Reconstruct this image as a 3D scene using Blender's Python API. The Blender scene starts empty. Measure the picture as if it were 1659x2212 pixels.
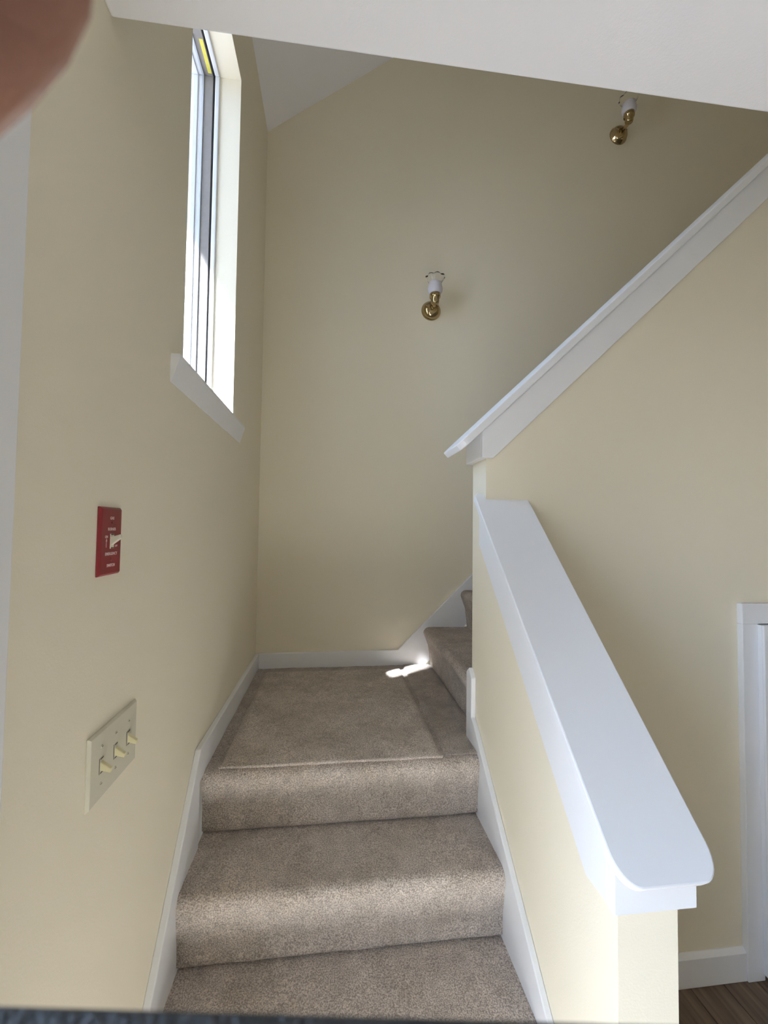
import bpy, bmesh, math, random
from mathutils import Vector, Matrix
random.seed(7)
C = bpy.context.scene.collection
SC = bpy.context.scene

# ------------------------------------------------------------------ camera
pitch, yaw, roll = .0359, .119, .0127
cp, sp, cy, sy, cr, sr = math.cos(pitch), math.sin(pitch), math.cos(yaw), math.sin(yaw), math.cos(roll), math.sin(roll)
FW = Vector((sy*cp, cy*cp, sp)); R0 = Vector((cy, -sy, 0)); U0 = R0.cross(FW)
RT = cr*R0 + sr*U0; UP = -sr*R0 + cr*U0
CAM = Vector((.3756, -2.223, .7133))
cd = bpy.data.cameras.new('camera'); cam = bpy.data.objects.new('camera', cd); C.objects.link(cam)
cam.matrix_world = Matrix(((RT.x, UP.x, -FW.x, CAM.x), (RT.y, UP.y, -FW.y, CAM.y), (RT.z, UP.z, -FW.z, CAM.z), (0, 0, 0, 1)))
cd.sensor_fit = 'VERTICAL'; cd.sensor_height = 36; cd.lens = 918.27/2212*36
cd.clip_start = .002; cd.clip_end = 200
cd.dof.use_dof = True; cd.dof.focus_distance = 2.2; cd.dof.aperture_fstop = 23
SC.camera = cam

# ------------------------------------------------------------------ world, sun, exposure
SKY = 13.0
w = bpy.data.worlds.new('sky'); SC.world = w; w.use_nodes = True
nt = w.node_tree; nt.nodes.clear()
o_ = nt.nodes.new('ShaderNodeOutputWorld'); b_ = nt.nodes.new('ShaderNodeBackground')
tc = nt.nodes.new('ShaderNodeTexCoord'); sx_ = nt.nodes.new('ShaderNodeSeparateXYZ'); rp = nt.nodes.new('ShaderNodeValToRGB')
mr = nt.nodes.new('ShaderNodeMapRange'); mr.inputs['From Min'].default_value = -1; mr.inputs['From Max'].default_value = 1
nt.links.new(tc.outputs['Generated'], sx_.inputs[0]); nt.links.new(sx_.outputs['Z'], mr.inputs['Value']); nt.links.new(mr.outputs[0], rp.inputs[0])
rp.color_ramp.elements[0].position = .46; rp.color_ramp.elements[0].color = (.60, .60, .68, 1)
rp.color_ramp.elements[1].position = .56; rp.color_ramp.elements[1].color = (.50, .67, 1.0, 1)
nt.links.new(rp.outputs[0], b_.inputs[0]); b_.inputs[1].default_value = SKY
nt.links.new(b_.outputs[0], o_.inputs[0])
sl = bpy.data.lights.new('sun', 'SUN'); so = bpy.data.objects.new('sun', sl); C.objects.link(so)
sl.energy = 265; sl.angle = math.radians(1.5); sl.color = (.95, .945, 1)
so.rotation_mode = 'QUATERNION'; so.rotation_quaternion = Vector((.58, .40, -1)).to_track_quat('-Z', 'Y')
so.location = (-3, -3, 6)

def portal(loc, nrm, sx, sy):
    l = bpy.data.lights.new('daylight_opening', 'AREA'); l.shape = 'RECTANGLE'; l.size = sx; l.size_y = sy
    l.cycles.is_portal = True
    o = bpy.data.objects.new('daylight_opening', l); C.objects.link(o); o.location = loc
    n = Vector(nrm); y = Vector((0, 0, 1)); x = y.cross(-n)
    o.matrix_world = Matrix(((x.x, y.x, -n.x, loc[0]), (x.y, y.y, -n.y, loc[1]), (x.z, y.z, -n.z, loc[2]), (0, 0, 0, 1)))
portal((-.19, -.868, 1.75), (1, 0, 0), .52, 1.32)
portal((-.16, -2.30, .245), (1, 0, 0), .9, 1.83)

vs = SC.view_settings
SC.display_settings.display_device = 'sRGB'
vs.view_transform = 'Standard'; vs.look = 'None'; vs.gamma = 1; vs.use_curve_mapping = False; vs.exposure = 0.20
SC.cycles.max_bounces = 14; SC.cycles.diffuse_bounces = 8; SC.cycles.use_denoising = True
SC.cycles.sample_clamp_indirect = 6

# ------------------------------------------------------------------ materials
def mat(name, col, rough=.5, metal=0, noise=0, nscale=20, bump=0, bscale=200, spec=.5, trans=0, coat=0, ior=1.5):
    m = bpy.data.materials.new(name); m.use_nodes = True
    t = m.node_tree; p = t.nodes['Principled BSDF']
    p.inputs['Base Color'].default_value = (*col, 1); p.inputs['Roughness'].default_value = rough
    p.inputs['Metallic'].default_value = metal; p.inputs['Specular IOR Level'].default_value = spec
    p.inputs['Transmission Weight'].default_value = trans; p.inputs['IOR'].default_value = ior
    p.inputs['Coat Weight'].default_value = coat
    if noise or bump:
        tcn = t.nodes.new('ShaderNodeTexCoord')
    if noise:
        n = t.nodes.new('ShaderNodeTexNoise'); n.inputs['Scale'].default_value = nscale; n.inputs['Detail'].default_value = 5
        t.links.new(tcn.outputs['Object'], n.inputs['Vector'])
        mx = t.nodes.new('ShaderNodeMix'); mx.data_type = 'RGBA'
        mx.inputs['A'].default_value = (*[c*(1-noise) for c in col], 1); mx.inputs['B'].default_value = (*[min(1, c*(1+noise)) for c in col], 1)
        t.links.new(n.outputs['Fac'], mx.inputs['Factor']); t.links.new(mx.outputs['Result'], p.inputs['Base Color'])
    if bump:
        n2 = t.nodes.new('ShaderNodeTexNoise'); n2.inputs['Scale'].default_value = bscale; n2.inputs['Detail'].default_value = 3
        t.links.new(tcn.outputs['Object'], n2.inputs['Vector'])
        bp = t.nodes.new('ShaderNodeBump'); bp.inputs['Strength'].default_value = bump; bp.inputs['Distance'].default_value = .002
        t.links.new(n2.outputs['Fac'], bp.inputs['Height']); t.links.new(bp.outputs['Normal'], p.inputs['Normal'])
    return m
M_WALL = mat('cream_wall_paint', (.825, .765, .615), .62, noise=.015, nscale=3, bump=.12, bscale=260, spec=.35)
M_CEIL = mat('white_ceiling_paint', (.88, .87, .88), .8, noise=.01, nscale=4, bump=.15, bscale=240, spec=.2)
M_TRIM = mat('white_gloss_trim_paint', (.84, .845, .86), .33, noise=.01, nscale=8, bump=.04, bscale=90, spec=.5)
M_DARK = mat('dark_gasket', (.02, .02, .02), .7, noise=.1, nscale=50)
M_GREY = mat('taupe_window_frame', (.27, .25, .235), .5, noise=.12, nscale=60, bump=.1, bscale=300)
M_VINYL = mat('white_window_vinyl', (.72, .73, .74), .4, noise=.03, nscale=30)
M_SILVER = mat('silver_spacer', (.55, .58, .62), .3, metal=.6, noise=.05, nscale=40)
M_BRASS = mat('polished_brass', (.42, .32, .17), .09, metal=1, noise=.04, nscale=30)
M_RED = mat('red_switch_plate', (.175, .010, .014), .38, noise=.04, nscale=40)
M_IVORY = mat('ivory_plastic', (.72, .68, .54), .4, noise=.02, nscale=60)
M_ALMOND = mat('almond_plate', (.60, .575, .46), .42, noise=.02, nscale=40)
M_TOGGLE = mat('yellowed_toggle', (.74, .68, .42), .4, noise=.02, nscale=60)
M_TEXT = mat('white_print', (.75, .62, .62), .6, noise=.03, nscale=90)
M_SLOT = mat('dark_slot', (.05, .04, .03), .6, noise=.1, nscale=90)
M_STICK = mat('yellow_sticker', (.75, .68, .12), .5, noise=.12, nscale=90)
M_SKIN = mat('skin', (.27, .125, .085), .5, noise=.12, nscale=300, bump=.2, bscale=900)
M_CASE = mat('black_textured_case', (.009, .010, .010), .55, noise=.4, nscale=400, bump=.5, bscale=1500)
M_SCREEN = mat('dark_glass_screen', (.01, .01, .012), .1, noise=.05, nscale=30)
M_GLASS = mat('clear_glass', (1, 1, 1), .02, trans=1, ior=1.45)

def thin_glass(name='window_glass', tint=(.95, .97, .96)):
    m = bpy.data.materials.new(name); m.use_nodes = True; t = m.node_tree; t.nodes.clear()
    o = t.nodes.new('ShaderNodeOutputMaterial'); mx = t.nodes.new('ShaderNodeMixShader'); a = t.nodes.new('ShaderNodeBsdfTransparent'); g = t.nodes.new('ShaderNodeBsdfGlossy')
    g.inputs['Roughness'].default_value = .02; a.inputs[0].default_value = (*tint, 1)
    f = t.nodes.new('ShaderNodeFresnel'); f.inputs[0].default_value = 1.45
    m2 = t.nodes.new('ShaderNodeMath'); m2.operation = 'MULTIPLY'; m2.inputs[1].default_value = .7
    t.links.new(f.outputs[0], m2.inputs[0]); t.links.new(m2.outputs[0], mx.inputs[0]); t.links.new(a.outputs[0], mx.inputs[1]); t.links.new(g.outputs[0], mx.inputs[2]); t.links.new(mx.outputs[0], o.inputs[0])
    return m
M_PANE = thin_glass(); M_PANE2 = thin_glass('dimming_window_glass', (.80, .82, .82))  # second pane: tint added to cut the daylight through the stair window

def frosted():
    m = mat('frosted_glass', (.86, .84, .9), .45, noise=.03, nscale=60)
    p = m.node_tree.nodes['Principled BSDF']; p.inputs['Transmission Weight'].default_value = .35; p.inputs['Subsurface Weight'].default_value = 0
    return m
M_FROST = frosted()
M_MAT = mat('pale_bounce_mat', (.72, .70, .66), .95, noise=.05, nscale=90, bump=.4, bscale=500)  # pale surface of the added light-bouncing rug

def carpet_mat(name='taupe_carpet', f=1.0):
    m = bpy.data.materials.new(name); m.use_nodes = True; t = m.node_tree; p = t.nodes['Principled BSDF']
    p.inputs['Roughness'].default_value = 1; p.inputs['Specular IOR Level'].default_value = .05
    p.inputs['Sheen Weight'].default_value = .25; p.inputs['Sheen Roughness'].default_value = .5
    tcn = t.nodes.new('ShaderNodeTexCoord')
    def noise(sc, det, rough=.5):
        n = t.nodes.new('ShaderNodeTexNoise'); n.inputs['Scale'].default_value = sc; n.inputs['Detail'].default_value = det; n.inputs['Roughness'].default_value = rough
        t.links.new(tcn.outputs['Object'], n.inputs['Vector']); return n
    fine = noise(310, 2); blot = noise(6, 3, .55); mid = noise(28, 3)
    r1 = t.nodes.new('ShaderNodeValToRGB'); e = r1.color_ramp.elements
    e[0].position = .36; e[0].color = (.28*f, .237*f, .203*f, 1); e[1].position = .66; e[1].color = (.66*f, .59*f, .525*f, 1)
    t.links.new(fine.outputs['Fac'], r1.inputs[0])
    r2 = t.nodes.new('ShaderNodeValToRGB'); e = r2.color_ramp.elements
    e[0].position = .38; e[0].color = (.86, .84, .82, 1); e[1].position = .56; e[1].color = (1.04, 1.03, 1.03, 1)
    t.links.new(blot.outputs['Fac'], r2.inputs[0])
    r3 = t.nodes.new('ShaderNodeValToRGB'); e = r3.color_ramp.elements
    e[0].position = .35; e[0].color = (.9, .9, .9, 1); e[1].position = .65; e[1].color = (1.08, 1.08, 1.08, 1)
    t.links.new(mid.outputs['Fac'], r3.inputs[0])
    x1 = t.nodes.new('ShaderNodeMix'); x1.data_type = 'RGBA'; x1.blend_type = 'MULTIPLY'; x1.inputs['Factor'].default_value = 1
    x2 = t.nodes.new('ShaderNodeMix'); x2.data_type = 'RGBA'; x2.blend_type = 'MULTIPLY'; x2.inputs['Factor'].default_value = 1
    t.links.new(r1.outputs[0], x1.inputs['A']); t.links.new(r2.outputs[0], x1.inputs['B'])
    t.links.new(x1.outputs['Result'], x2.inputs['A']); t.links.new(r3.outputs[0], x2.inputs['B'])
    t.links.new(x2.outputs['Result'], p.inputs['Base Color'])
    b = t.nodes.new('ShaderNodeBump'); b.inputs['Strength'].default_value = 1; b.inputs['Distance'].default_value = .004
    t.links.new(fine.outputs['Fac'], b.inputs['Height']); t.links.new(b.outputs['Normal'], p.inputs['Normal'])
    return m
M_CARPET = carpet_mat(); M_CARPET2 = carpet_mat('lighter_nap_carpet', 1.12); M_CARPET3 = carpet_mat('darker_nap_carpet', .84)

def wood_mat():
    m = bpy.data.materials.new('brown_plank'); m.use_nodes = True; t = m.node_tree; p = t.nodes['Principled BSDF']
    p.inputs['Roughness'].default_value = .45
    tcn = t.nodes.new('ShaderNodeTexCoord'); mp = t.nodes.new('ShaderNodeMapping'); mp.inputs['Scale'].default_value = (30, 2, 30)
    oi = t.nodes.new('ShaderNodeObjectInfo'); ad = t.nodes.new('ShaderNodeVectorMath'); ad.operation = 'ADD'
    n = t.nodes.new('ShaderNodeTexNoise'); n.inputs['Scale'].default_value = 2; n.inputs['Detail'].default_value = 6
    t.links.new(tcn.outputs['Object'], mp.inputs[0]); t.links.new(mp.outputs[0], ad.inputs[0]); t.links.new(oi.outputs['Location'], ad.inputs[1]); t.links.new(ad.outputs[0], n.inputs['Vector'])
    r = t.nodes.new('ShaderNodeValToRGB'); e = r.color_ramp.elements; e[0].position = .3; e[0].color = (.07, .045, .028, 1); e[1].position = .75; e[1].color = (.19, .13, .085, 1)
    t.links.new(n.outputs['Fac'], r.inputs[0]); t.links.new(r.outputs[0], p.inputs['Base Color'])
    return m
M_WOOD = wood_mat()

# ------------------------------------------------------------------ helpers
def link(name, bm, m, parent=None, smooth=False, bevel=0, seg=2):
    me = bpy.data.meshes.new(name); bmesh.ops.recalc_face_normals(bm, faces=bm.faces[:]); bm.to_mesh(me); bm.free()
    me.materials.append(m)
    o = bpy.data.objects.new(name, me); C.objects.link(o)
    if smooth:
        for p in me.polygons: p.use_smooth = True
    if parent: o.parent = parent; o.matrix_parent_inverse = parent.matrix_world.inverted() if False else Matrix.Translation(-parent.location)
    if bevel:
        b = o.modifiers.new('bevel', 'BEVEL'); b.width = bevel; b.segments = seg; b.limit_method = 'ANGLE'; b.angle_limit = math.radians(35)
    return o
def abox(bm, a, b):
    v = [bm.verts.new((x, y, z)) for x in (a[0], b[0]) for y in (a[1], b[1]) for z in (a[2], b[2])]
    for f in ((0, 1, 3, 2), (4, 6, 7, 5), (0, 4, 5, 1), (2, 3, 7, 6), (0, 2, 6, 4), (1, 5, 7, 3)): bm.faces.new([v[i] for i in f])
def box(name, a, b, m, parent=None, bevel=0, seg=2):
    bm = bmesh.new(); abox(bm, a, b); return link(name, bm, m, parent, bevel=bevel, seg=seg)
def prism_bm(pts, axis, lo, hi, bm=None):
    """polygon pts (2-D) extruded along axis: X -> pts are (y,z); Y -> (x,z); Z -> (x,y)"""
    bm = bm or bmesh.new()
    def P(p, t): return {'X': (t, p[0], p[1]), 'Y': (p[0], t, p[1]), 'Z': (p[0], p[1], t)}[axis]
    a = [bm.verts.new(P(p, lo)) for p in pts]; b = [bm.verts.new(P(p, hi)) for p in pts]
    bm.faces.new(a); bm.faces.new(b[::-1])
    for i in range(len(pts)):
        j = (i+1) % len(pts); bm.faces.new((a[i], b[i], b[j], a[j]))
    return bm
def prism(name, pts, axis, lo, hi, m, parent=None, bevel=0, smooth=False, seg=2):
    return link(name, prism_bm(pts, axis, lo, hi), m, parent, bevel=bevel, smooth=smooth, seg=seg)
def lathe(bm, prof, origin, axis=(0, 0, 1), n=32, ripple=None):
    """prof: list of (r, h) along the axis"""
    ax = Vector(axis).normalized(); u = ax.orthogonal().normalized(); v = ax.cross(u); O = Vector(origin); rings = []
    for k, (r, h) in enumerate(prof):
        if r < 1e-6: rings.append([bm.verts.new(O+ax*h)]); continue
        ring = []
        for i in range(n):
            a = 2*math.pi*i/n; rr, hh = (r, h) if not ripple else ripple(k, a, r, h)
            ring.append(bm.verts.new(O+ax*hh+(u*math.cos(a)+v*math.sin(a))*rr))
        rings.append(ring)
    for a, b in zip(rings, rings[1:]):
        for i in range(n):
            j = (i+1) % n
            if len(a) == 1 and len(b) > 1: bm.faces.new((a[0], b[i], b[j]))
            elif len(b) == 1 and len(a) > 1: bm.faces.new((a[i], a[j], b[0]))
            elif len(a) > 1: bm.faces.new((a[i], a[j], b[j], b[i]))
def tube(bm, pts, r, n=14):
    pts = [Vector(p) for p in pts]; rings = []; rs = r if isinstance(r, (list, tuple)) else [r]*len(pts)
    t0 = (pts[1]-pts[0]).normalized(); u = t0.orthogonal().normalized()
    for i, p in enumerate(pts):
        t = ((pts[min(i+1, len(pts)-1)]-pts[max(i-1, 0)])).normalized(); u = (u-t*u.dot(t)).normalized(); v = t.cross(u)
        rings.append([bm.verts.new(p+(u*math.cos(2*math.pi*k/n)+v*math.sin(2*math.pi*k/n))*rs[i]) for k in range(n)])
    for a, b in zip(rings, rings[1:]):
        for k in range(n): bm.faces.new((a[k], a[(k+1) % n], b[(k+1) % n], b[k]))
    bm.faces.new(rings[0][::-1]); bm.faces.new(rings[-1])
def thing(name, label, cat, loc, group=None):
    o = bpy.data.objects.new(name, None); C.objects.link(o); o.location = loc; o['label'] = label; o['category'] = cat
    o.empty_display_size = .05
    if group: o['group'] = group
    return o
def struct(o, label=None):
    o['kind'] = 'structure'
    if label: o['label'] = label
    return o
def tag(o, label, cat, group=None):
    o['label'] = label; o['category'] = cat
    if group: o['group'] = group
    return o

# ------------------------------------------------------------------ dimensions (landing top is z = 0)
W, TH = .856, .109          # stair width, thickness of the low wall
YR, YU = -.9244, -.7978     # front and back face of the wall under the upper flight
FL = -.747                  # floor
ZC, YB = 1.544, -1.504      # lower ceiling and the edge of the stairwell opening
XE, YE = 4.2, -4.1
WY0, WY1, WZ0, WZ1 = -1.132, -.605, 1.105, 2.41   # stair window opening
DY0, DY1, DZ0, DZ1 = -2.74, -1.86, -.66, 1.15      # glazed part of the entrance on the left wall

# left wall (holes left open for the window and the entrance glazing)
bm = bmesh.new(); X0 = -.185
abox(bm, (X0, WY1, FL), (0, 0.12, 3.0))
abox(bm, (X0, WY0, FL), (0, WY1, WZ0)); abox(bm, (X0, WY0, WZ1), (0, WY1, 3.0))
abox(bm, (X0, DY1, FL), (0, WY0, 3.0))
abox(bm, (X0, DY0, DZ1), (0, DY1, 3.0)); abox(bm, (X0, DY0, FL), (0, DY1, DZ0))
abox(bm, (X0, YE-.12, FL), (0, DY0, 3.0))
bmesh.ops.remove_doubles(bm, verts=bm.verts[:], dist=1e-5)
struct(link('wall_left', bm, M_WALL), 'long cream wall on the left with the tall stair window')
# far wall up to the sloping ceiling
sl_c = .76
struct(prism('wall_far', [(0, FL), (3.72, FL), (3.72, 2.785+sl_c*3.72), (0, 2.785)], 'Y', 0, .12, M_WALL), 'cream wall behind the landing carrying both brass lamps')
struct(prism('ceiling_upper', [(-.2, 2.785-.2*sl_c), (3.72, 2.785+sl_c*3.72), (3.72, 2.905+sl_c*3.72), (-.2, 2.905-.2*sl_c)], 'Y', YB-.12, .12, M_CEIL), 'sloping white ceiling high above the stairwell')
# wall under the upper flight (front face carries the closet door)
wt = lambda x: .2267+.9457*x
struct(prism('wall_right', [(W, FL), (XE, FL), (XE, ZC), (2.62, ZC), (2.62, wt(2.62)), (W, wt(W))], 'Y', YR, YU, M_WALL), 'cream wall under the upper flight of stairs')
# low wall beside the lower flight
lw = lambda y: 1.677+.9405*y-.0255
struct(prism('wall_low', [(-1.546, FL), (YR, FL), (YR, lw(YR)), (-1.546, lw(-1.546))], 'X', W, W+TH, M_WALL), 'cream low wall between the stairs and the room')
# room shell behind the camera and over it
struct(box('ceiling', (0, YE, ZC), (XE, YB, 1.79), M_CEIL, bevel=.004), 'flat white ceiling edge crossing the top of the picture')
box_ = box('trim_stairwell_slab', (2.75, YB, ZC), (XE, YR, 1.79), M_CEIL); struct(box_)
struct(box('wall_stairwell_front', (0, YB-.12, 1.79), (3.72, YB, 2.785+sl_c*3.72), M_WALL))
struct(box('wall_stairwell_end', (3.6, YB, 1.79), (3.72, 0, 2.785+sl_c*3.72), M_WALL))
struct(box('floor_upstairs', (2.66, YU, 1.60), (3.72, 0, 1.79), M_CARPET))
struct(box('wall_back', (0, YE-.12, FL), (XE, YE, ZC), M_WALL))
struct(box('wall_side', (XE, YE-.12, FL), (XE+.12, YU, 1.79), M_WALL))
struct(box('floor', (-.185, YE-.12, FL-.12), (XE+.12, .12, FL-.012), M_WOOD), 'dark brown plank floor')
# floor planks: pieces of the floor that can be picked apart right of the low wall
fo = bpy.data.objects['floor']
px = 0.0; k = 0
while px < 3.2:
    pw = .118; yy = YR-.004 if px > .9 else -1.6
    y_end = -3.4; y = yy; first = random.uniform(.35, 1.1)
    while y > y_end:
        L = first if first else random.uniform(.9, 1.3); first = 0
        y2 = max(y-L, y_end)
        box('floor_plank', (px+.001, y2+.001, FL-.012), (px+pw-.001, y-.001, FL), M_WOOD, fo, bevel=.0012, seg=1)
        y = y2
    px += pw

em = thing('bounce_rug', 'pale unseen rug added behind the camera to bounce light', 'rug', (.43, -2.9, FL))
box('bounce_rug_pile', (.03, -4.0, FL+.0005), (.84, -1.76, FL+.012), M_MAT, em, bevel=.004)  # added out of view, bounces light up to ceiling and left wall
# ------------------------------------------------------------------ carpeted stairs
stairs = thing('lower_stair_flight', 'taupe carpeted lower flight of steps with its square landing', 'stairs', (.43, -.9, FL))
upstairs = thing('upper_stair_flight', 'taupe carpeted upper flight turning right from the landing along the far wall', 'stairs', (1.7, -.4, 0))
def rough_strip(name, prof, axis, lo, hi, parent, amp=.0016, step=.012, m=M_CARPET):
    """carpet skin: a profile (list of 2-D points, open) swept along an axis, with slight unevenness, closed at the back"""
    import mathutils.noise as mn
    bm = bmesh.new()
    pts = []
    for a, b in zip(prof, prof[1:]):
        d = math.dist(a, b); n = max(1, int(d/step))
        for i in range(n): pts.append((a[0]+(b[0]-a[0])*i/n, a[1]+(b[1]-a[1])*i/n))
    pts.append(prof[-1])
    n = max(2, int((hi-lo)/step)); g = []
    for i in range(n+1):
        t = lo+(hi-lo)*i/n; row = []
        for j, p in enumerate(pts):
            q = (t, p[0], p[1]) if axis == 'X' else (p[0], t, p[1])
            q = Vector(q); d = mn.noise(q*9)*amp*1.5+mn.noise(q*60)*amp
            a = pts[max(j-1, 0)]; b = pts[min(j+1, len(pts)-1)]; tx, tz = b[0]-a[0], b[1]-a[1]; l = math.hypot(tx, tz) or 1
            nx, nz = (-tz/l, tx/l)
            q += (Vector((0, nx, nz)) if axis == 'X' else Vector((nx, 0, nz)))*d
            row.append(bm.verts.new(q))
        g.append(row)
    for i in range(n):
        for j in range(len(pts)-1): bm.faces.new((g[i][j], g[i+1][j], g[i+1][j+1], g[i][j+1]))
    return link(name, bm, m, parent, smooth=True)
def nose(y, z, r=.028, n=7, s=1):
    """rounded nosing: from the tread (y+s*r, z) over to the riser face (y, z-r)"""
    return [(y+s*(r-r*math.sin(math.pi/2*i/n)), z-r+r*math.cos(math.pi/2*i/n)) for i in range(n+1)]
R_ = .1865
XL, XR = .013, W-.013
feet = [-.903, -1.102, -1.301, -1.500]
for i in range(4):                                   # lower flight: riser i under tread z=-i*R_
    z = -i*R_; yf = feet[i]; yn = yf-.020
    back = -.87 if i == 0 else feet[i-1]+.035
    prof = [(back, z)]+nose(yn, z)+[(yf-.004, z-.12), (yf-.003, z-R_+.014), (yf+.004, z-R_+.0065), (yf+.012, z-R_+.005)]
    rough_strip('stair_tread', prof, 'X', XL, XR, stairs)
rough_strip('landing_carpet', [(-.001, -.001), (-.90, -.001)], 'X', XL, .855, stairs, m=M_CARPET3)
# landing carpet insert: a separate rectangle of carpet, slightly proud
def pad(name, x0, x1, y0, y1, h, parent, z=0, m=None):
    import mathutils.noise as mn
    bm = bmesh.new(); st = .012; nx = int((x1-x0)/st); ny = int((y1-y0)/st); g = []
    for i in range(nx+1):
        row = []
        for j in range(ny+1):
            x = x0+(x1-x0)*i/nx; y = y0+(y1-y0)*j/ny; e = min(i, nx-i, j, ny-j)
            x += mn.noise(Vector((y*8, 3, 1)))*.003 if i in (0, nx) else 0; y += mn.noise(Vector((x*8, 7, 1)))*.003 if j in (0, ny) else 0
            zz = z+h*(0 if e == 0 else .85 if e == 1 else 1)+mn.noise(Vector((x*9, y*9, 4)))*.0015+mn.noise(Vector((x*60, y*60, 4)))*.001
            if e == 0: zz = z-.003
            if j == 0: y += .008
            if j == 1: y = y0; zz = z+h*.9
            row.append(bm.verts.new((x, y, zz)))
        g.append(row)
    for i in range(nx):
        for j in range(ny): bm.faces.new((g[i][j], g[i+1][j], g[i+1][j+1], g[i][j+1]))
    return link(name, bm, m or M_CARPET, parent, smooth=True)
pad('landing_carpet_insert', .056, .727, -.912, -.088, .011, stairs, m=M_CARPET2)
pad('carpet_side_strip', .736, .894, -.902, -.02, .007, stairs, m=M_CARPET3)
# upper flight along the far wall
xf = [.892+i*.1985 for i in range(9)]
for i in range(9):
    z0 = i*R_*1.03; z1 = (i+1)*R_*1.03; x = xf[i]
    nx = xf[i+1] if i < 8 else 2.70
    prof = [(x, z0-.003), (x-.012, z0+.10)]+[(px_, pz_) for px_, pz_ in reversed(nose(x-.036, z1, s=1))]+[(nx+.01, z1)]
    rough_strip('upper_stair_tread', prof, 'Y', YU+.002, -.012, upstairs)

# skirting boards and baseboards
struct(prism('baseboard_left', [(0, -.01), (0, .070), (-.948, .080), (-1.268, -.305), (-1.60, -.70), (-1.60, FL), (-.95, FL), (-.95, -.01)], 'X', 0, .017, M_TRIM, bevel=.003), 'white skirting board climbing the left wall')
struct(prism('baseboard_far', [(.017, -.01), (.72, -.01), (.86, -.01), (2.6, 1.63), (2.6, 1.93), (.722, .078), (.017, .073)], 'Y', -.016, 0, M_TRIM, bevel=.003), 'white baseboard of the far wall rising with the upper flight')
struct(prism('baseboard_stair', [(-.785, -.19), (-.785, .222), (-.811, .243), (-.838, .215), (-.838, .088), (-.865, .072), (-1.35, -.332), (-1.545, -.50), (-1.545, FL), (-.90, FL)], 'X', W-.016, W, M_TRIM, bevel=.003), 'white skirting board on the stair side of the low wall')
struct(prism('baseboard_right', [(YR, FL), (YR-.016, FL), (YR-.016, FL+.088), (YR-.004, FL+.099), (YR, FL+.099)], 'X', W+TH, 1.738, M_TRIM, bevel=.001), 'white baseboard at the foot of the wall under the stairs')
struct(box('baseboard_low_wall', (W+TH, -1.546, FL), (W+TH+.014, YR-.016, FL+.09), M_TRIM, bevel=.003))
# left door casing (its edge shows at the left border of the picture)
struct(box('trim_1', (0, -1.795, FL), (.014, -1.690, 1.36), M_TRIM, bevel=.002), 'white door casing at the left edge of the picture')
struct(box('trim_2', (0, -2.86, 1.27), (.014, -1.795, 1.36), M_TRIM, bevel=.002)); struct(box('trim_3', (0, -2.86, FL), (.014, -2.75, 1.27), M_TRIM, bevel=.002))

# entrance door on the left: slab with a big glass lite
ed = struct(thing('door_2', 'white entrance door with a glass lite beside the camera', 'door', (-.06, -2.21, FL))); del ed['category']
bm = bmesh.new()
for a, b in (((-.08, DY0+.001, DZ0), (-.035, DY0+.09, DZ1)), ((-.08, DY1-.09, DZ0), (-.035, DY1-.001, DZ1)), ((-.08, DY0+.09, DZ0), (-.035, DY1-.09, DZ0+.10)), ((-.08, DY0+.09, DZ1-.09), (-.035, DY1-.09, DZ1))): abox(bm, a, b)
link('door_frame', bm, M_TRIM, ed, bevel=.002)
box('door_glass', (-.062, DY0+.09, DZ0+.10), (-.058, DY1-.09, DZ1-.09), M_PANE, ed)
# ------------------------------------------------------------------ stair window
win = struct(thing('window_1', 'tall narrow window deep in the left wall above the stairs', 'window', (-.09, -.87, WZ0))); del win['category']
def ring(name, x0, x1, p0, m, bevel=.0015, top=None):
    bm = bmesh.new(); a0, a1, z0, z1 = WY0, WY1, WZ0, WZ1
    p = p0
    abox(bm, (x0, a1-p, z0), (x1, a1, z1)); abox(bm, (x0, a0, z0), (x1, a0+p, z1))
    abox(bm, (x0, a0+p, z0), (x1, a1-p, z0+p)); abox(bm, (x0, a0+p, z1-p), (x1, a1-p, z1))
    return link(name, bm, m, win, bevel=bevel)
ring('inner_stop', -.094, -.077, .007, M_VINYL, .004)
ring('gasket', -.101, -.094, .002, M_DARK, 0)
ring('frame_channel', -.133, -.101, .006, M_GREY, .001)
ring('glazing_bead', -.140, -.133, .010, M_SILVER, .001)
ring('sash_edge', -.153, -.140, .008, M_VINYL, .002)
ring('outer_frame', -.1845, -.153, .012, M_VINYL, .002)
box('window_pane', (-.171, WY0+.010, WZ0+.010), (-.167, WY1-.010, WZ1-.010), M_PANE2, win)
box('sticker', (-.1165, -.735, WZ1-.0068), (-.1035, -.622, WZ1-.006), M_STICK, win)
bm = bmesh.new(); lathe(bm, [(.0042, 0), (.0040, .0015), (.002, .003), (0, .0033)], (-.117, WY1-.006, 1.205), (0, -1, 0), 14); link('screw_head', bm, M_VINYL, win, smooth=True)
# sill board: wedge section, thick at the top
struct(box('trim_sill', (-.077, WY0, WZ0-.012), (-.0003, WY1, 1.1055), M_TRIM), 'white sloping sill board under the stair window')
bm = prism_bm([(0, 1.040), (.003, 1.040), (.021, 1.098), (.021, 1.106), (0, 1.106)], 'Y', -1.212, -.488)
struct(link('trim_sill_board', bm, M_TRIM, bevel=.001), 'white sill board with mitred ends under the stair window')
# outside, unseen: eave and wall fin added to trim the sun to a sliver
struct(box('trim_added_eave', (-.76, -2.2, 2.79), (-.185, .4, 2.87), M_TRIM)); struct(box('wall_added_sun_fin', (-.735, -1.32, 0.4), (-.185, -1.16, 2.79), M_TRIM))

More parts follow.
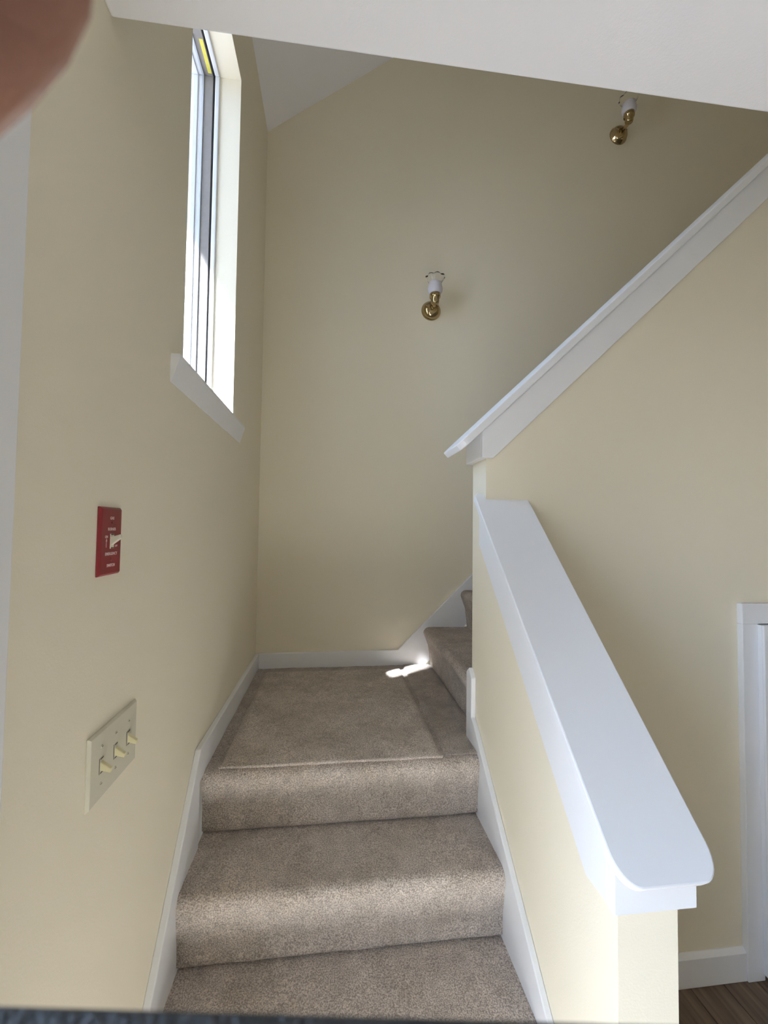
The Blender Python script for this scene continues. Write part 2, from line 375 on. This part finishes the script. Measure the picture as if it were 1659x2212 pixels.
# ------------------------------------------------------------------ low wall rail
def rounded_rect(x0, x1, y0, y1, rs, n=8):
    """rs: radii for corners (x0,y0),(x1,y0),(x1,y1),(x0,y1)"""
    P = []
    for (cx, cy_, r, a0) in ((x0, y0, rs[0], math.pi), (x1, y0, rs[1], 1.5*math.pi), (x1, y1, rs[2], 0), (x0, y1, rs[3], .5*math.pi)):
        if r <= 0: P.append((cx, cy_)); continue
        ox = cx+(r if cx == x0 else -r); oy = cy_+(r if cy_ == y0 else -r)
        for i in range(n+1):
            a = a0+math.pi/2*i/n; P.append((ox+r*math.cos(a), oy+r*math.sin(a)))
    return P
def slanted_board(name, outline, zf, t, m, parent, bevel=.003):
    bm = bmesh.new()
    nrm = Vector((zf(0, 0)-zf(1, 0), zf(0, 0)-zf(0, 1), 1)).normalized()
    a = [bm.verts.new((x, y, zf(x, y))) for x, y in outline]; b = [bm.verts.new(Vector((x, y, zf(x, y)))-nrm*t) for x, y in outline]
    bm.faces.new(a); bm.faces.new(b[::-1])
    for i in range(len(outline)):
        j = (i+1) % len(outline); bm.faces.new((a[i], b[i], b[j], a[j]))
    return link(name, bm, m, parent, bevel=bevel)
rail = thing('low_wall_rail', 'wide white cap rail sloping down along the low wall at the right of the stairs', 'railing', (W+TH/2, -1.25, .2))
out = rounded_rect(.822, .998, -1.607, YR, (.036, .036, 0, 0))
i0 = out.index((.998, YR)); out = out[:i0+1]+[(W-.0005, YR), (W-.0005, -.908), (.834, -.903), (.822, -.915)]
slanted_board('cap_board', out, lambda x, y: 1.677+.9405*y, .0186, M_TRIM, rail)
ltop = lambda y: 1.677+.9405*y-.0258
prism('side_fascia', [(-1.5465, .093), (-1.485, .093), (-.915, .662), (-.915, ltop(-.915)), (-1.5465, ltop(-1.5465))], 'X', W-.019, W-.0003, M_TRIM, rail, bevel=.002)
prism('side_fascia', [(-1.5465, .093), (-1.485, .093), (-.9246, .652), (-.9246, ltop(-.9246)), (-1.5465, ltop(-1.5465))], 'X', W+TH+.0003, W+TH+.019, M_TRIM, rail, bevel=.002)
prism('end_fascia', [(-1.565, .091), (-1.5467, .091), (-1.5467, ltop(-1.5467)), (-1.565, ltop(-1.565))], 'X', W-.019, W+TH+.019, M_TRIM, rail, bevel=.0012)

# upper rail
ur = thing('upper_wall_rail', 'long white cap rail climbing to the upper right above the closet wall', 'railing', (1.6, -.86, 1.7))
ct = lambda x, y=0: .26+.947*x
out2 = rounded_rect(.753, 2.62, -.964, -.758, (.034, 0, 0, .034))
slanted_board('cap_board', out2, ct, .0236, M_TRIM, ur)
ub = lambda x: .1043+.9512*x
uf = lambda x: ct(x)-.0327
prism('front_fascia', [(.837, .936), (.874, .936), (2.62, ub(2.62)), (2.62, uf(2.62)), (.837, uf(.837))], 'Y', YR-.019, YR-.0003, M_TRIM, ur, bevel=.002)
prism('back_fascia', [(.837, .936), (.874, .936), (2.62, ub(2.62)), (2.62, uf(2.62)), (.837, uf(.837))], 'Y', YU+.0003, YU+.019, M_TRIM, ur, bevel=.002)
prism('end_fascia', [(.837, .936), (W-.0003, .936), (W-.0003, uf(W)), (.837, uf(.837))], 'Y', YR-.0003, YU+.0003, M_TRIM, ur, bevel=.001)

# ------------------------------------------------------------------ closet door on the right
struct(box('trim_4', (1.738, YR-.021, FL), (1.800, YR, .405), M_TRIM, bevel=.002), 'white casing beside the closet door')
struct(box('trim_5', (1.738, YR-.021, .405), (2.46, YR, .473), M_TRIM, bevel=.002), 'white casing over the closet door')
struct(box('trim_6', (2.40, YR-.021, FL), (2.46, YR, .405), M_TRIM, bevel=.002))
dr = struct(thing('door_1', 'white grooved closet door at the right edge of the picture', 'door', (2.1, -.95, FL))); del dr['category']
box('door_backing', (1.793, YR-.036, FL+.022), (2.405, YR-.0212, .403), M_TRIM, dr, bevel=.001)
x = 1.793; k = 0
while x < 2.40:
    wdt = .026 if k == 0 else .0405
    box('door_board', (x, YR-.044, FL+.020), (min(x+wdt-.0025, 2.405), YR-.0362, .404), M_TRIM, dr, bevel=.0018); x += wdt; k += 1
for z in (.19, .125):
    bm = bmesh.new(); lathe(bm, [(.006, 0), (.006, .002), (.003, .0035), (0, .0035)], (1.832, YR-.044, z+.045), (0, -1, 0), 14); link('screw_head', bm, M_SILVER, dr, smooth=True)

# ------------------------------------------------------------------ wall lamps
def sconce(loc, label):
    s = thing('wall_lamp', label, 'lamp', loc, None)
    x, y, z = loc
    bm = bmesh.new(); lathe(bm, [(.053, 0), (.0535, .004), (.051, .008), (.049, .010), (.046, .020), (.037, .031), (.024, .038), (.010, .041), (0, .0415)], loc, (0, -1, 0), 40); link('backplate', bm, M_BRASS, s, smooth=True)
    for sx in (-.030, .030):
        bm = bmesh.new(); lathe(bm, [(.0045, 0), (.0045, .003), (.003, .006), (0, .0065)], (x+sx, y-.030, z+.012), (0, -1, 0), 12); link('mounting_knob', bm, M_BRASS, s, smooth=True)
    bm = bmesh.new(); tube(bm, [(x, y-.035, z), (x, y-.060, z-.004), (x, y-.078, z-.006), (x, y-.089, z-.002), (x, y-.094, z+.008)], [.011, .010, .010, .011, .013]); link('arm', bm, M_BRASS, s, smooth=True)
    O = (x, y-.094, z)
    bm = bmesh.new(); lathe(bm, [(0, -.012), (.014, -.012), (.019, -.008), (.022, .002), (.022, .022), (.0275, .024), (.0285, .028), (.0285, .044), (.0265, .046), (.0, .046)], O, n=32); link('socket_cup', bm, M_BRASS, s, smooth=True)
    sh = [(.022, .040), (.031, .044), (.037, .056), (.0385, .070), (.036, .084), (.033, .094), (.034, .100)]
    inn = [(r-.0025, h) for r, h in reversed(sh)]
    bm = bmesh.new(); lathe(bm, sh+inn, O, n=40); link('glass_shade', bm, M_FROST, s, smooth=True)
    rim = [(.034, .100), (.037, .108), (.044, .119), (.051, .127)]
    rim = rim+[(r-.0022, h+.001) for r, h in reversed(rim)]
    def rip(k, a, r, h):
        f = {2: .35, 3: 1, 4: 1, 5: .35}.get(k, 0)
        return r+f*.002*math.cos(8*a), h+f*.0055*abs(math.cos(4*a))
    bm = bmesh.new(); lathe(bm, rim, O, n=80, ripple=rip); link('scalloped_rim', bm, M_GLASS, s, smooth=True)
    bm = bmesh.new(); lathe(bm, [(0, .05), (.008, .05), (.014, .07), (.012, .088), (.005, .100), (0, .102)], O, n=20); link('bulb', bm, M_FROST, s, smooth=True)
    return s
sconce((.884, 0, 1.889), 'brass wall lamp in the middle of the far wall, lower of the two')
sconce((1.988, 0, 3.010), 'brass wall lamp high on the far wall near the ceiling edge, upper of the two')

# ------------------------------------------------------------------ switches on the left wall (X=0 plane, +Y to the viewer's right)
def plate(parent, y0, y1, z0, z1, m, t=.006):
    bm = bmesh.new(); c = .0035
    a = [(0, y0, z0), (0, y1, z0), (0, y1, z1), (0, y0, z1)]; b = [(t*.35, y, z) for _, y, z in a]; d = [(t, y0+c, z0+c), (t, y1-c, z0+c), (t, y1-c, z1-c), (t, y0+c, z1-c)]
    v = [[bm.verts.new(p) for p in q] for q in (a, b, d)]
    for p, q in zip(v, v[1:]):
        for i in range(4): bm.faces.new((p[i], p[(i+1) % 4], q[(i+1) % 4], q[i]))
    bm.faces.new(v[0][::-1]); bm.faces.new(v[2])
    return link('cover_plate', bm, m, parent, bevel=.0008)
def toggle(parent, y, z, up, m, t=.006):
    box('switch_bezel', (t-.0005, y-.0058, z-.0125), (t+.0009, y+.0058, z+.0125), M_IVORY if m is M_IVORY else M_ALMOND, parent, bevel=.0004)
    for dz in (-.0113, .0113): box('switch_slot', (t+.0005, y-.0046, z+dz-.0009), (t+.0011, y+.0046, z+dz+.0009), M_SLOT, parent)
    box('switch_slot', (t+.0003, y-.0071, z-.0125), (t+.0006, y-.0058, z+.0125), M_SLOT if m is not M_IVORY else M_IVORY, parent)
    bm = bmesh.new(); s = 1 if up else -1
    b0 = [(t, y-.0042, z-.007*1), (t, y+.0042, z-.007), (t, y+.0042, z+.007), (t, y-.0042, z+.007)]
    c = (t+.0155, y, z+s*.0085); h = .0033
    b1 = [(c[0], y-.0036, c[2]-h), (c[0], y+.0036, c[2]-h), (c[0]+.001*s*-1, y+.0036, c[2]+h), (c[0]+.001*s*-1, y-.0036, c[2]+h)]
    va = [bm.verts.new(p) for p in b0]; vb = [bm.verts.new(p) for p in b1]
    bm.faces.new(va[::-1]); bm.faces.new(vb)
    for i in range(4): bm.faces.new((va[i], va[(i+1) % 4], vb[(i+1) % 4], vb[i]))
    link('toggle', bm, m, parent, bevel=.0011)
def screw(parent, y, z, m, t=.006):
    bm = bmesh.new(); lathe(bm, [(.0032, -.001), (.0032, .0004), (.0022, .0011), (0, .0012)], (t, y, z), (1, 0, 0), 14); o = link('screw', bm, m, parent, smooth=True)
    box('screw_slot', (t+.0010, y-.0024, z-.0004), (t+.0014, y+.0024, z+.0004), M_SLOT, o)
    return o
def text(parent, s, y, z, size, name='lettering', t=.0061):
    cu = bpy.data.curves.new(name, 'FONT'); cu.body = s; cu.size = size; cu.align_x = 'CENTER'; cu.align_y = 'CENTER'; cu.extrude = .0001; cu.resolution_u = 3; cu.offset = .00012
    tmp = bpy.data.objects.new(name+'_curve', cu); C.objects.link(tmp)
    bpy.context.view_layer.update()
    me = bpy.data.meshes.new_from_object(tmp.evaluated_get(bpy.context.evaluated_depsgraph_get())); bpy.data.objects.remove(tmp)
    me.transform(Matrix(((0, 0, 1, t), (1, 0, 0, y), (0, 1, 0, z), (0, 0, 0, 1)))); me.materials.clear(); me.materials.append(M_TEXT)
    o = bpy.data.objects.new(name, me); C.objects.link(o); o.parent = parent; o.matrix_parent_inverse = Matrix.Translation(-parent.location)
    return o
y0, z0 = -1.4916, .6272; yc = y0+.035
rs = thing('emergency_switch', 'dark red gas burner emergency switch plate with white lettering on the left wall', 'switch', (0, yc, z0))
plate(rs, y0, y0+.070, z0, z0+.114, M_RED)
toggle(rs, yc+.001, z0+.057, True, M_IVORY)
screw(rs, yc, z0+.057+.030, M_RED); screw(rs, yc, z0+.057-.030, M_RED)
for s, fr in (('GAS', .163), ('BURNER', .325), ('EMERGENCY', .685), ('SWITCH', .855)): text(rs, s, yc, z0+.114*(1-fr), .0068)
text(rs, 'ON', yc-.0165, z0+.114*(1-.435), .0058); text(rs, 'OFF', yc+.0155, z0+.114*(1-.575), .0048)
bm = bmesh.new(); abox(bm, (.006, yc-.0172, z0+.047), (.0063, yc-.0162, z0+.058))
v = [bm.verts.new((.0063, yc-.0190, z0+.057)), bm.verts.new((.0063, yc-.0144, z0+.057)), bm.verts.new((.0063, yc-.0167, z0+.0625))]; bm.faces.new(v)
link('printed_arrow', bm, M_TEXT, rs)
y0, z0 = -1.499, .262
ts = thing('light_switch', 'almond triple toggle light switch plate low on the left wall', 'switch', (0, y0+.081, z0))
plate(ts, y0, y0+.162, z0, z0+.114, M_ALMOND)
for k in (-1, 0, 1):
    yy = y0+.081+k*.046; toggle(ts, yy, z0+.057, False, M_TOGGLE); screw(ts, yy, z0+.087, M_ALMOND); screw(ts, yy, z0+.027, M_ALMOND)

# ------------------------------------------------------------------ the photographer's hand and phone (right at the lens)
def cpt(px_, py_, d):   # a point at depth d in front of the lens, given in the photograph's pixels
    return CAM+FW*d+RT*((px_-829.5)/918.27*d)+UP*(-(py_-1106)/918.27*d)
L3 = lambda x, y, d: CAM+RT*x+UP*y+FW*d      # metres right, up, forward of the lens
phone = thing('phone', 'dark phone in a black textured folding case held at the lens', 'phone', tuple(L3(.0, -.05, -.006)))
def slab(name, x0, x1, y0_, y1_, d0, d1, m, parent, r=.006, bevel=.001):
    bm = bmesh.new(); o2 = rounded_rect(x0, x1, y0_, y1_, (r, r, r, r), 6)
    a = [bm.verts.new(L3(x, y, d0)) for x, y in o2]; b = [bm.verts.new(L3(x, y, d1)) for x, y in o2]
    bm.faces.new(a); bm.faces.new(b[::-1])
    for i in range(len(o2)):
        j = (i+1) % len(o2); bm.faces.new((a[i], b[i], b[j], a[j]))
    return link(name, bm, m, parent, bevel=bevel)
slab('phone_body', -.058, .018, -.132, .018, -.012, -.004, M_CASE, phone, r=.011)
slab('phone_screen', -.055, .015, -.129, .015, -.0126, -.0121, M_SCREEN, phone, r=.009, bevel=0)
# case cover folded forward below the lens
bm = bmesh.new()
D = .034; yl = -(2128-1106)/918.27*D; yr_ = -(2199-1106)/918.27*D
a = [L3(-.045, yl-.0006, D), L3(.0245, yr_, D), L3(.0245, yr_-.003, D), L3(-.045, yl-.0036, D)]
b = [L3(-.045, yl-.012, -.004), L3(.0245, yr_-.012, -.004), L3(.0245, yr_-.0155, -.004), L3(-.045, yl-.0155, -.004)]
va = [bm.verts.new(p) for p in a]; vb = [bm.verts.new(p) for p in b]
bm.faces.new(va); bm.faces.new(vb[::-1])
for i in range(4): bm.faces.new((va[i], vb[i], vb[(i+1) % 4], va[(i+1) % 4]))
link('case_cover', bm, M_CASE, phone, bevel=.001, seg=3)

hand = thing('hand', 'blurred brown fingertip of the photographer in the top left corner', 'hand', tuple(L3(-.075, -.02, .0)))
vs_, es, rad = [], [], []
def chain(start, pts, rr):
    prev = start
    for p, r in zip(pts, rr):
        vs_.append(p); rad.append(r); es.append((prev, len(vs_)-1)); prev = len(vs_)-1
    return prev
vs_.append(L3(-.085, -.095, -.020)); rad.append(.024)                       # wrist
p1 = chain(0, [L3(-.085, -.060, -.016), L3(-.083, -.025, -.012)], [.026, .024])   # palm
# index finger reaching round to the lens
chain(p1, [L3(-.075, .004, .000), L3(-.0600, .0080, .010), L3(-.0460, .0148, .018), L3(-.0302, .0283, .0222), L3(-.0175, .0400, .0225)], [.012, .0105, .0098, .0094, .0085])
chain(p1, [L3(-.078, -.012, -.002), L3(-.070, -.003, .010), L3(-.062, .004, .004)], [.010, .0085, .0075])
chain(p1, [L3(-.078, -.035, .000), L3(-.070, -.034, .011), L3(-.062, -.033, .004)], [.010, .0085, .0075])
chain(1, [L3(-.078, -.062, .000), L3(-.070, -.060, .010), L3(-.063, -.058, .004)], [.009, .0078, .0068])
chain(1, [L3(-.070, -.055, -.026), L3(-.050, -.035, -.026), L3(-.030, -.020, -.020)], [.012, .0105, .009])  # thumb on the screen side
me = bpy.data.meshes.new('hand_skin'); me.from_pydata([tuple(p) for p in vs_], es, []); me.materials.append(M_SKIN)
ho = bpy.data.objects.new('hand_skin', me); C.objects.link(ho); ho.parent = hand; ho.matrix_parent_inverse = Matrix.Translation(-hand.location)
sk = ho.modifiers.new('skin', 'SKIN'); sk.use_smooth_shade = True
for i, d in enumerate(me.skin_vertices[0].data): d.radius = (rad[i], rad[i]); d.use_root = (i == 0)
ss = ho.modifiers.new('sub', 'SUBSURF'); ss.levels = 2; ss.render_levels = 2
for o in list(bpy.data.objects):
    if o.type == 'EMPTY' and o.get('kind') == 'structure' and 'category' in o: del o['category']
